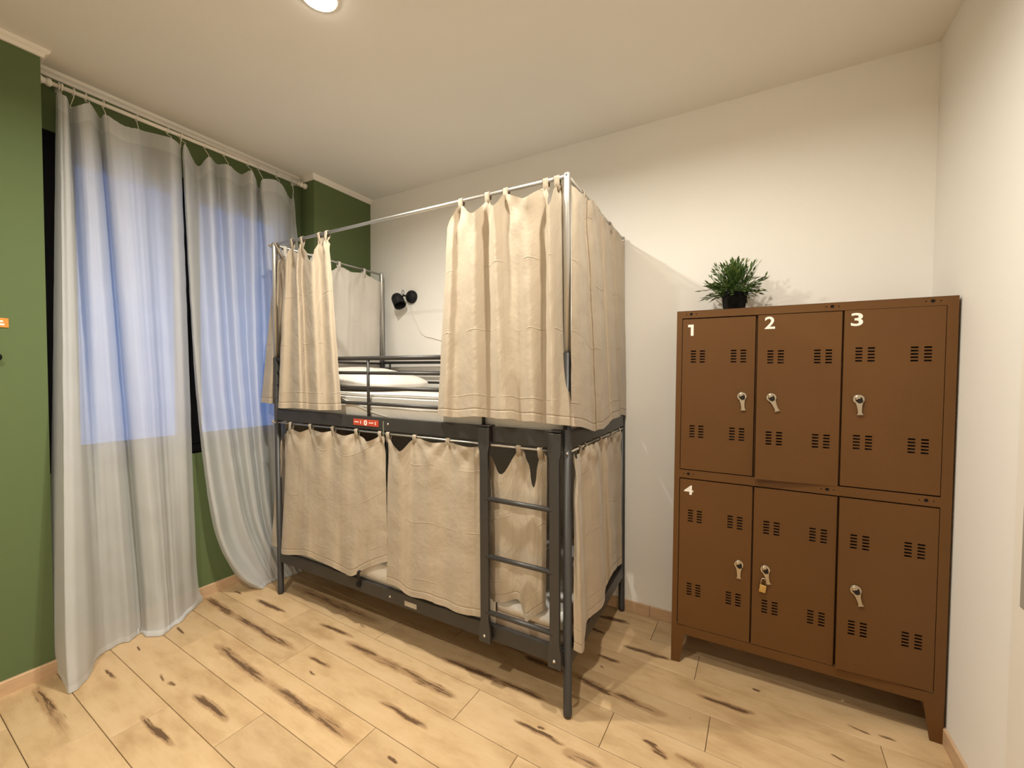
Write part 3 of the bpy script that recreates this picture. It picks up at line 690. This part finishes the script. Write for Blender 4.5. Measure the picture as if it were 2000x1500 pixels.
for k, (y, d0, z, d1) in enumerate(((.925, .0, 2.262, .010), (.86, .03, 2.242, .03), (.74, .004, 2.285, .012), (.60, .018, 2.268, .022), (.50, .004, 2.285, .012), (.40, .03, 2.235, .028), (.28, .004, 2.285, .012), (.18, .028, 2.25, .03), (.07, .004, 2.28, .02))):
    ul.append([(-L+.004+d0, y, z), (-L-.024-d1*.6, y+(.0 if k else -.01), 1.31)])
curtain('bed_curtain', ul, 'pale bed curtain closing the window end of the upper bunk, seen from inside', (2, 4, 6, 8), ('y', -L, ZR, 1), 6, mat='pale', fine=.008)
ll = []  # added curtain, hidden from view, blocks light from the lower bunk
for k, (y, d0, d1) in enumerate(((.915, .0, .010), (.84, .03, .03), (.74, .004, .012), (.62, .022, .026), (.50, .004, .012), (.38, .026, .030), (.26, .004, .012), (.16, .024, .030), (.07, .004, .014))):
    ll.append([(-L-.004-d0, y, 1.135-.6*d0), (-L-.020-d1, y, .330)])
curtain('bed_curtain', ll, 'beige lower bunk curtain closing the window end, added out of sight to keep the bunk dark', (2, 4, 6, 8), ('y', -L-.004, ZU, -1), 11)
curtain('bed_curtain', LFL, 'beige lower bunk curtain at the window end, left of the dark gap', (0, 3, 5, 7, 9, 11), FL, 7)
curtain('bed_curtain', LFM, 'beige lower bunk curtain hanging in the middle, just left of the ladder', (0, 2, 4, 7), FL, 8)
curtain('bed_curtain', LFR, 'beige lower bunk curtain hanging behind the ladder rungs', (2, 5), FL, 9, fine=.003)
curtain('bed_curtain', LRE, 'beige lower bunk curtain with a slanting hem at the locker end', (2, 3, 5, 7, 8), EL, 10)

# red number sign on the upper rail
def bedrail(mb): return mb
sg = build('bed_number_sign', MB().box((-1.300, -.0165, 1.186), (-1.101, -.0130, 1.222)), M['red'], None, bed, bevel=.0015)
tag(sg, 'red bed number sign reading 0 on the upper bunk side rail', 'sign')
def put_text(txt, x0, x1, z0, z1, y, th, par, fn, mat='white', name='digit'):
    mb = text_mesh(txt, 1., th, .02)
    mb.map(lambda p: (x0+(x1-x0)*p.x, y - .0006*(1 if p.z > 0 else 0), z0+(z1-z0)*p.y))
    return build(name, mb, M[mat], par, fn)
put_text('0', -1.2130, -1.1880, 1.189, 1.219, -.0166, .03, sg, bed)
for s0 in (-1.288, -1.172):
    mk = MB()
    for k in range(3): mk.box((s0+k*.012, -.0171, 1.202), (s0+k*.012+.008, -.0164, 1.2085))
    mk.box((s0+.046, -.0171, 1.196), (s0+.051, -.0164, 1.2135))
    build('printed_mark', mk, M['white'], sg, bed)
# ------------------------------------------------------------------ wall lamp over the upper bunk
lp = thing('wall_lamp', (-1.79, YB, 2.06), 'small black reading lamp fixed to the white wall above the upper bunk', 'lamp')
bc = Vector((-1.783, YB, 2.112))
build('wall_mount', MB().lathe([(.052, 0), (.054, -.012), (.051, -.026), (.040, -.040), (.020, -.048), (.0, -.050)], bc, (0,1,0), 30), M['black'], lp, smooth=True)
jt = Vector((-1.818, .872, 2.106))
build('arm', MB().tube([bc+Vector((-.01,-.045,0)), bc+Vector((-.03,-.075,.004)), jt], .008, 12), M['black'], lp, smooth=True)
ax = Vector((.56, -.12, -.80)).normalized()
hc = Vector((-1.862, .862, 2.084))
build('lamp_head', MB().lathe([(.0, -.052), (.018, -.050), (.034, -.042), (.044, -.026), (.048, -.005), (.049, .065), (.0475, .065), (.0465, .0), (.03, -.03), (.0, -.04)], hc, ax, 30, cap=False), M['black'], lp, smooth=True)
build('bulb', MB().lathe([(.0, .020), (.018, .016), (.022, .004), (.016, -.012), (.010, -.028)], hc, ax, 18), M['white'], lp, smooth=True)
build('hanging_ring', MB().torus(Vector((-1.812, .870, 2.138)), (.35, 1, 0), .019, .0024, 24, 8), M['black'], lp, smooth=True)
cpts = [(-1.790, YB-.012, 2.050), (-1.782, YB-.006, 1.985), (-1.735, YB-.005, 1.900), (-1.690, YB-.005, 1.820), (-1.640, YB-.005, 1.782), (-1.560, YB-.006, 1.765), (-1.48, YB-.006, 1.745), (-1.38, YB-.006, 1.735), (-1.25, YB-.008, 1.74), (-1.15, YB-.008, 1.62)]
P = [Vector(p) for p in cpts]
build('cable', MB().tube([crom(P, i/60) for i in range(61)], .0028, 8), M['cord'], lp, smooth=True, label='white cable')

# ------------------------------------------------------------------ locker
LX, LY, LA = .3318, .6064, .0233
cl_, sl_ = math.cos(LA), math.sin(LA)
LW, LH, LD = 1.037, 1.8085, .300
def lk(p): return Vector((LX + p[0]*cl_ - p[1]*sl_, LY + p[0]*sl_ + p[1]*cl_, p[2]))
lo = thing('locker', lk((LW/2, LD/2, 0)), 'brown metal six-door locker standing in the corner by the white wall', 'locker')
T = .0012
body = MB()
xs = [(0, .0255), (.3515, .3555), (.674, .679), (1.0035, LW)]
dz = ((.2005, .9605), (1.006, 1.770))
# carcass: sides, back, top, floor, shelf, dividers
body.box((0, .002, .152), (.002, LD, LH)); body.box((LW-.002, .002, .152), (LW, LD, LH)); body.box((0, LD-.002, .152), (LW, LD, LH))
body.box((0, 0, LH-.002), (LW, LD, LH)); body.box((.002, .022, .196), (LW-.002, LD-.002, .199)); body.box((.002, .022, .980), (LW-.002, LD-.002, .984))
for x in (.3535, .6765): body.box((x-.001, .022, .199), (x+.001, LD-.002, LH-.002))
build('carcass', body, M['locker'], lo, lk)
lin = MB().box((.004, .024, .205), (LW-.004, .027, .976)).box((.004, .024, .988), (LW-.004, .027, 1.765))  # dark sheets close behind the doors, painting in the shade of the slots
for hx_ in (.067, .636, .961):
    for hz_ in (.9845, 1.791): lin.box((hx_-.03, .0044, hz_-.012), (hx_+.03, .0050, hz_+.012))  # dark patches as painted shade inside the bar holes
build('shade_sheet', lin, M['dark'], lo, lk)
face = MB()
def holed(mb, x0, x1, z0, z1, holes, y0, y1):
    """flat bar with round holes: fan around each hole"""
    cuts = [x0] + [c for h in holes for c in (h[0]-h[2]*1.6, h[0]+h[2]*1.6)] + [x1]
    for i in range(0, len(cuts), 2): mb.box((cuts[i], y0, z0), (cuts[i+1], y1, z1))
    for hx, hz, r in holes:
        n = 24; hw = r*1.6
        sq = []; ci = []
        for k in range(n):
            a = 2*PI*(k+.5)/n; ca_, sa_ = math.cos(a), math.sin(a)
            m_ = min(hw/abs(ca_) if abs(ca_) > 1e-6 else 9, ((z1-hz) if sa_ > 0 else (hz-z0))/abs(sa_) if abs(sa_) > 1e-6 else 9)
            sq.append((hx+ca_*m_, y0, hz+sa_*m_)); ci.append((hx+ca_*r, y0, hz+sa_*r))
        # square corners
        inn = [(a, y1, c) for a, _, c in ci]
        mb.add(sq+ci+inn, [(k, (k+1)%n, n+(k+1)%n, n+k) for k in range(n)] + [(n+k, n+(k+1)%n, 2*n+(k+1)%n, 2*n+k) for k in range(n)])
        for sx_ in (-1, 1):
            for zz in (z0, z1):
                a = min(sq, key=lambda p: (p[0]-(hx+sx_*hw))**2*(1 if abs(p[2]-zz) < 1e-6 else 100) + (0 if abs(p[2]-zz) < 1e-6 else 1))
                b = min(sq, key=lambda p: (p[2]-zz)**2*(1 if abs(p[0]-(hx+sx_*hw)) < 1e-6 else 100) + (0 if abs(p[0]-(hx+sx_*hw)) < 1e-6 else 1))
                mb.add([a, b, (hx+sx_*hw, y0, zz)], [(0, 1, 2)])
hol = lambda z: [(q, z, r) for hx in (.067, .636, .961) for q, r in ((hx-.021, .0025), (hx, .0072), (hx+.023, .0025))]
holed(face, 0, LW, 1.772, LH, hol(1.791), 0, .004)
holed(face, .0255, 1.0035, .9625, 1.004, hol(.9845), 0, .004)
face.box((.0255, 0, .154), (1.0035, .004, .1985))
for a, b in xs: face.box((a, 0 if a in (0, 1.0035) else .016, .154), (b, .004 if a in (0, 1.0035) else .020, 1.772))
build('front_frame', face, M['locker'], lo, lk)
for x0, x1, s in ((0, .041, 1), (LW, LW-.042, -1)):
    lg = MB()
    poly = [(x0, .0), (x1, .004), (x1+s*.022, .150), (x1+s*.024, .156), (x0, .156)]
    lg.prism(poly, (0, -.0005, 0), (1,0,0), (0,0,1), (0, .003, 0))
    lg.box((min(x0, x0+s*.002), -.0005, 0), (max(x0, x0+s*.002), .045, .156))
    build('leg', lg, M['locker'], lo, lk)
    bk = MB().box((min(x0, x0+s*.04), LD-.003, 0), (max(x0, x0+s*.04), LD, .156)).box((min(x0, x0+s*.002), LD-.045, 0), (max(x0, x0+s*.002), LD, .156))
    build('leg', bk, M['locker'], lo, lk)

DOORS = [  # x0, x1, z0, z1, latch x, latch z, handle angle, number, bend of the free lower/upper corner (metres), hinge side
    (.0285, .3475, 1.0085, 1.7665, .297, 1.386, .10, '1', (0, 0), 'L'),
    (.3570, .6720, 1.0030, 1.7685, .416, 1.385, .38, '2', (.030, .004), 'R'),
    (.6800, 1.0010, 1.0095, 1.7705, .735, 1.388, .08, '3', (.002, .0), 'R'),
    (.0290, .3500, .2025, .9570, .300, .573, .02, '4', (0, 0), 'L'),
    (.3575, .6725, .2030, .9570, .409, .574, .22, None, (.002, .002), 'R'),
    (.6800, 1.0010, .2030, .9570, .743, .565, .28, None, (.016, .008), 'R'),
]
for (x0, x1, z0, z1, hx, hz, ang, num, bend, hinge) in DOORS:
    def out(x, z):     # how far the sprung sheet stands proud of the frame
        f = min(1, max(0, (x1-x)/(x1-x0))); g = min(1, max(0, (z-z0)/(z1-z0)))
        return -(bend[0]*(1-g)**1.3 + bend[1]*g) * f**1.2
    def dm(p): return lk((p[0], p[1]+out(p[0], p[2]), p[2]))
    w = x1-x0
    slots = []
    for gx in (x0+.040, x0+.081, x0+.218, x0+.259):
        for gz in (z0+.164, z0+.540):
            for k in range(5): slots.append((gx, gx+.0235, gz+k*.0135, gz+k*.0135+.0068))
    bx = sorted(set([x0, x1] + [round(v, 5) for s in slots for v in s[:2]] + [x0+w*k/8 for k in range(1, 8)]))
    bz = sorted(set([z0, z1] + [round(v, 5) for s in slots for v in s[2:]] + [z0+(z1-z0)*k/8 for k in range(1, 8)]))
    mb = MB(); idx = {}
    def vert(x, z, y):
        k = (round(x, 6), round(z, 6), y)
        if k not in idx: idx[k] = len(mb.v); mb.v.append(Vector((x, y, z)))
        return idx[k]
    inside = lambda x, z: any(a-1e-6 < x < b+1e-6 and c-1e-6 < z < d+1e-6 for a, b, c, d in slots)
    yf = -.0012
    for i in range(len(bx)-1):
        for j in range(len(bz)-1):
            if inside((bx[i]+bx[i+1])/2, (bz[j]+bz[j+1])/2): continue
            mb.f.append((vert(bx[i], bz[j], yf), vert(bx[i+1], bz[j], yf), vert(bx[i+1], bz[j+1], yf), vert(bx[i], bz[j+1], yf)))
    # folded edges
    def edge(pts):
        for a, b in zip(pts[:-1], pts[1:]):
            mb.f.append((vert(a[0], a[1], yf), vert(b[0], b[1], yf), vert(b[0], b[1], .016), vert(a[0], a[1], .016)))
    edge([(x, z0) for x in bx]); edge([(x, z1) for x in bx]); edge([(x0, z) for z in bz]); edge([(x1, z) for z in bz])
    d = build('door', mb, M['locker'], lo, dm)
    # latch: round boss with a keyhole and a tapering swivel tongue
    o = out(hx, hz)
    base = Vector((hx, yf+o, hz))
    lt = MB()
    lt.lathe([(.0215, 0), (.0215, -.004), (.0195, -.007), (.0125, -.008), (.0118, -.003)], base, (0,1,0), 26, cap=False)
    lt.lathe([(.0105, -.003), (.0098, -.0105), (.0075, -.012), (.0, -.012)], base+Vector((-.004, 0, .007)), (0,1,0), 18, cap=False)
    u = Vector((math.sin(ang), 0, -math.cos(ang))); v = Vector((math.cos(ang), 0, math.sin(ang)))
    poly = [(-.013, .012), (-.0085, .030), (-.0068, .050), (-.0075, .060), (-.011, .0665), (.011, .0665), (.0075, .060), (.0068, .050), (.0085, .030), (.013, .012)]
    lt.prism(poly, base+Vector((0, -.0095, 0)), v, u, (0, .006, 0))
    lt.box(tuple(base+u*.055+Vector((-.003, -.004, -.003))), tuple(base+u*.055+Vector((.003, .0, .003))))
    la = build('latch', lt, M['latch'], d, lk, label='nickel swivel latch')
    build('keyhole', MB().lathe([(.0105, -.0088), (.0105, -.0125), (.0, -.0128)], base+Vector((.003, 0, -.006)), (0,1,0), 18, cap=False), M['dark'], d, lk)
    if num:
        nb = {'1': (.024, .084-.0285), '2': (.026, .041), '3': (.024, .041), '4': (.020, .043)}[num]
        tx0 = x0+{'1': .0245, '2': .0265, '3': .0215, '4': .0195}[num]; tw = {'1': .026, '2': .041, '3': .041, '4': .043}[num]
        tz1 = {'1': 1.739, '2': 1.760, '3': 1.758, '4': .927}[num]; th_ = {'1': .056, '2': .057, '3': .056, '4': .047}[num]
        mbt = text_mesh(num, 1., .018, .02) if num != '1' else MB().prism([(0, 1), (1, 1), (1, 0), (.5, 0), (.5, .77), (0, .77)], (0,0,-.02), (1,0,0), (0,1,0), (0,0,.04))
        mbt.map(lambda p: (tx0+tw*p.x, yf-.0002-(.0008 if p.z > 0 else 0), tz1-th_+th_*p.y))
        build('number', mbt, M['white'], d, dm, label='white number '+num)
# chipped paint
chip = MB().lathe([(.004, 0), (.0, -.0006)], (.635, -.0035, .545), (0,1,0), 8)
# padlock on the fifth latch
pk = thing('padlock', lk((.400, -.012, .47)), 'small brass padlock hanging from a latch on the lower middle locker door', 'padlock')
build('padlock_body', MB().box((.385, -.020, .468), (.414, -.008, .504)), M['brass'], pk, lambda p: lk(((p.x-.4)*.985-(p.z-.486)*-.12+.4, p.y, (p.z-.486)+(p.x-.4)*-.12+.486)), bevel=.003)
sk = [Vector((.392, -.014, .502)), Vector((.393, -.014, .520))] + [Vector((.4035-.0105*math.cos(a), -.014, .522+.0125*math.sin(a))) for a in [PI*k/8 for k in range(9)]] + [Vector((.414, -.014, .508))]
build('shackle', MB().tube(sk, .0022, 8), M['latch'], pk, lk, smooth=True)

# ------------------------------------------------------------------ plant
pc = Vector((.583, .775, LH))
pt = thing('potted_plant', pc, 'small green artificial grass plant in a black pot on top of the locker', 'plant')
pot = MB()
def rsq(h, z, k=.18, n=6):
    pts = []
    for qx, qy in ((1,1), (-1,1), (-1,-1), (1,-1)):
        for i in range(n):
            a = math.atan2(qy, qx)-PI/4 + PI/2*i/(n-1)
            pts.append((pc.x+qx*h*(1-k)+h*k*math.cos(a), pc.y+qy*h*(1-k)+h*k*math.sin(a), pc.z+z))
    return pts
rz = Matrix.Rotation(.35, 3, 'Z')
pot.ring([rsq(.0385, 0), rsq(.0395, .002), rsq(.0475, .083), rsq(.0505, .084), rsq(.0512, .106), rsq(.0475, .106), rsq(.0465, .090)])
pot.map(lambda p: pc + rz @ (p-pc))
build('pot', pot, M['pot'], pt, smooth=False)
sb_ = MB().ring([rsq(.0455, .088), rsq(.0455, .095)]); sb_.map(lambda p: pc + rz @ (p-pc))
build('soil', sb_, M['soil'], pt)
lf = MB(); lt_ = []
rng = random.Random(5)
def leaf(p, d, ln, wd, tn):
    d = d.normalized(); s = d.cross(Vector((0,0,1)) if abs(d.z) < .95 else Vector((1,0,0))).normalized()
    s = (s + d.cross(s)*rng.uniform(-.8, .8)).normalized()
    tip = p + d*ln + Vector((0,0,-ln*.12)); m = p + d*ln*.45; up = d.cross(s)*wd*.35
    n0 = len(lf.v)
    lf.add([p, m+s*wd+up, tip, m-s*wd+up, m], [(0, 1, 4), (1, 2, 4), (2, 3, 4), (3, 0, 4)])
    lt_.extend([min(1, max(0, tn))]*5)
for k in range(230):
    az = rng.uniform(0, 2*PI); el = rng.uniform(-.12, 1.0)**1.0*PI/2
    d = Vector((math.cos(az)*math.cos(el), math.sin(az)*math.cos(el), math.sin(el)+.12))
    ln = rng.uniform(.080, .140) * (1.0 if el < .9 else .98)
    p0 = pc + Vector((rng.uniform(-.03, .03), rng.uniform(-.03, .03), .094))
    pts = [p0 + d*ln*t + Vector((0, 0, .035*t-.05*t*t*(1 if el < .6 else .3))) for t in (0, .33, .66, 1)]
    lf.tube(pts, .0011, 4); lt_.extend([.35]*16)
    for t in (.45, .6, .72, .84, .95, 1.0):
        q = crom(pts, t); dd = (pts[-1]-pts[1]).normalized()
        side = Vector((rng.uniform(-1,1), rng.uniform(-1,1), rng.uniform(-.3,.9)))
        leaf(q, dd*1.1 + side*(.65 if t < 1 else .15), rng.uniform(.022, .042), rng.uniform(.0036, .0060), rng.gauss(.36+.5*t*t*rng.random(), .15))
lf.at['tint'] = lt_
build('foliage', lf, M['leaf'], pt)

# ------------------------------------------------------------------ small things on the left pillar, right edge
so = build('wall_sign', MB().box((XP, -1.300, 1.679), (XP+.004, -1.138, 1.722)), M['orange'], None, bevel=.001)
tag(so, 'small orange sign with white lettering on the green pillar at the left edge', 'sign')
mk = MB()
for k in range(5):
    y = -1.285+k*.028
    mk.box((XP+.0038, y, 1.703), (XP+.0048, y+.018, 1.711)); mk.box((XP+.0038, y+.006, 1.689), (XP+.0048, y+.022, 1.697))
build('lettering', mk, M['white'], so)
hk = build('wall_hook', MB().lathe([(.020, 0), (.020, .006), (.008, .010), (.007, .030), (.012, .036), (.0, .040)], (XP, -1.180, 1.546), (1,0,0), 18), M['black'], None, smooth=True)
tag(hk, 'round black hook below the orange sign at the left edge', 'hook')
pn = build('wall_panel', MB().box((XR-.034, -.35, .83), (XR-.0165, .085, 1.30)), M['panel'], None, bevel=.003)
tag(pn, 'grey panel on the white casing at the right edge of the room', 'panel')

# ------------------------------------------------------------------ lights
def ceiling_light(x, y, label, power):
    t = thing('ceiling_light', (x, y, ZC), label, 'ceiling light', 'round ceiling lights')
    c = (x, y, ZC)
    build('trim_ring', MB().lathe([(.076, 0), (.076, -.005), (.066, -.008), (.063, -.004)], c, (0,0,1), 40, cap=False), M['trim'], t, smooth=True)
    build('diffuser', MB().lathe([(.063, -.004), (.059, -.013), (.042, -.021), (.020, -.0245), (.0, -.025)], c, (0,0,1), 40, cap=False), M['lamp'], t, smooth=True)
    ld_ = bpy.data.lights.new('lamp_glow', 'AREA'); ld_.shape = 'DISK'; ld_.size = .09; ld_.energy = power; ld_.color = (1., .94, .81)
    ld_.spread = math.radians(165)
    lo_ = bpy.data.objects.new('lamp_glow', ld_); COL.objects.link(lo_); lo_.parent = t; lo_.location = (0, 0, -.029)
    return t
ceiling_light(-.875, -.56, 'glowing round ceiling light in front of the bunk bed, nearest the picture top', 42.)
ceiling_light(.42, -.46, 'round ceiling light above the locker end of the bunk bed, beyond the picture top', 27.)
ceiling_light(-.60, -1.95, 'round ceiling light farthest from the bunk bed, behind the photographer', 38.)

wd = bpy.data.worlds.new('dusk_sky'); S.world = wd; wd.use_nodes = True
nt = wd.node_tree; nt.nodes.clear()
o = nt.nodes.new('ShaderNodeOutputWorld'); b = nt.nodes.new('ShaderNodeBackground')
tc = nt.nodes.new('ShaderNodeTexCoord'); sx = nt.nodes.new('ShaderNodeSeparateXYZ'); rp = nt.nodes.new('ShaderNodeValToRGB')
nt.links.new(tc.outputs['Generated'], sx.inputs[0]); nt.links.new(sx.outputs[2], rp.inputs[0])
e = rp.color_ramp.elements; e[0].position = .10; e[0].color = (.13, .36, 1., 1); e[1].position = .34; e[1].color = (.03, .075, .24, 1)
nt.links.new(rp.outputs[0], b.inputs[0]); b.inputs[1].default_value = 1.5
nt.links.new(b.outputs[0], o.inputs[0])

# ------------------------------------------------------------------ camera
cam = bpy.data.cameras.new('camera'); co = bpy.data.objects.new('camera', cam); COL.objects.link(co); S.camera = co
r_ = Vector((.8700049, .4929908, .0071836)); d_ = Vector((.0199349, -.0206146, -.9995887)); f_ = Vector((-.4926399, .8697903, -.0277626))
m = Matrix.Identity(4)
for i in range(3): m[i][0], m[i][1], m[i][2] = r_[i], -d_[i], -f_[i]
m.translation = (.6525, -1.6629, 1.4928); co.matrix_world = m
cam.sensor_width = 36; cam.lens = 14.6425; cam.clip_start = .02
S.view_settings.view_transform = 'Standard'; S.view_settings.look = 'None'; S.view_settings.gamma = 1
S.view_settings.use_curve_mapping = False; S.view_settings.exposure = .0
S.cycles.use_denoising = True; S.cycles.caustics_reflective = False; S.cycles.caustics_refractive = False
S.cycles.max_bounces = 14; S.cycles.diffuse_bounces = 8; S.cycles.transparent_max_bounces = 16
S.cycles.sample_clamp_indirect = 6
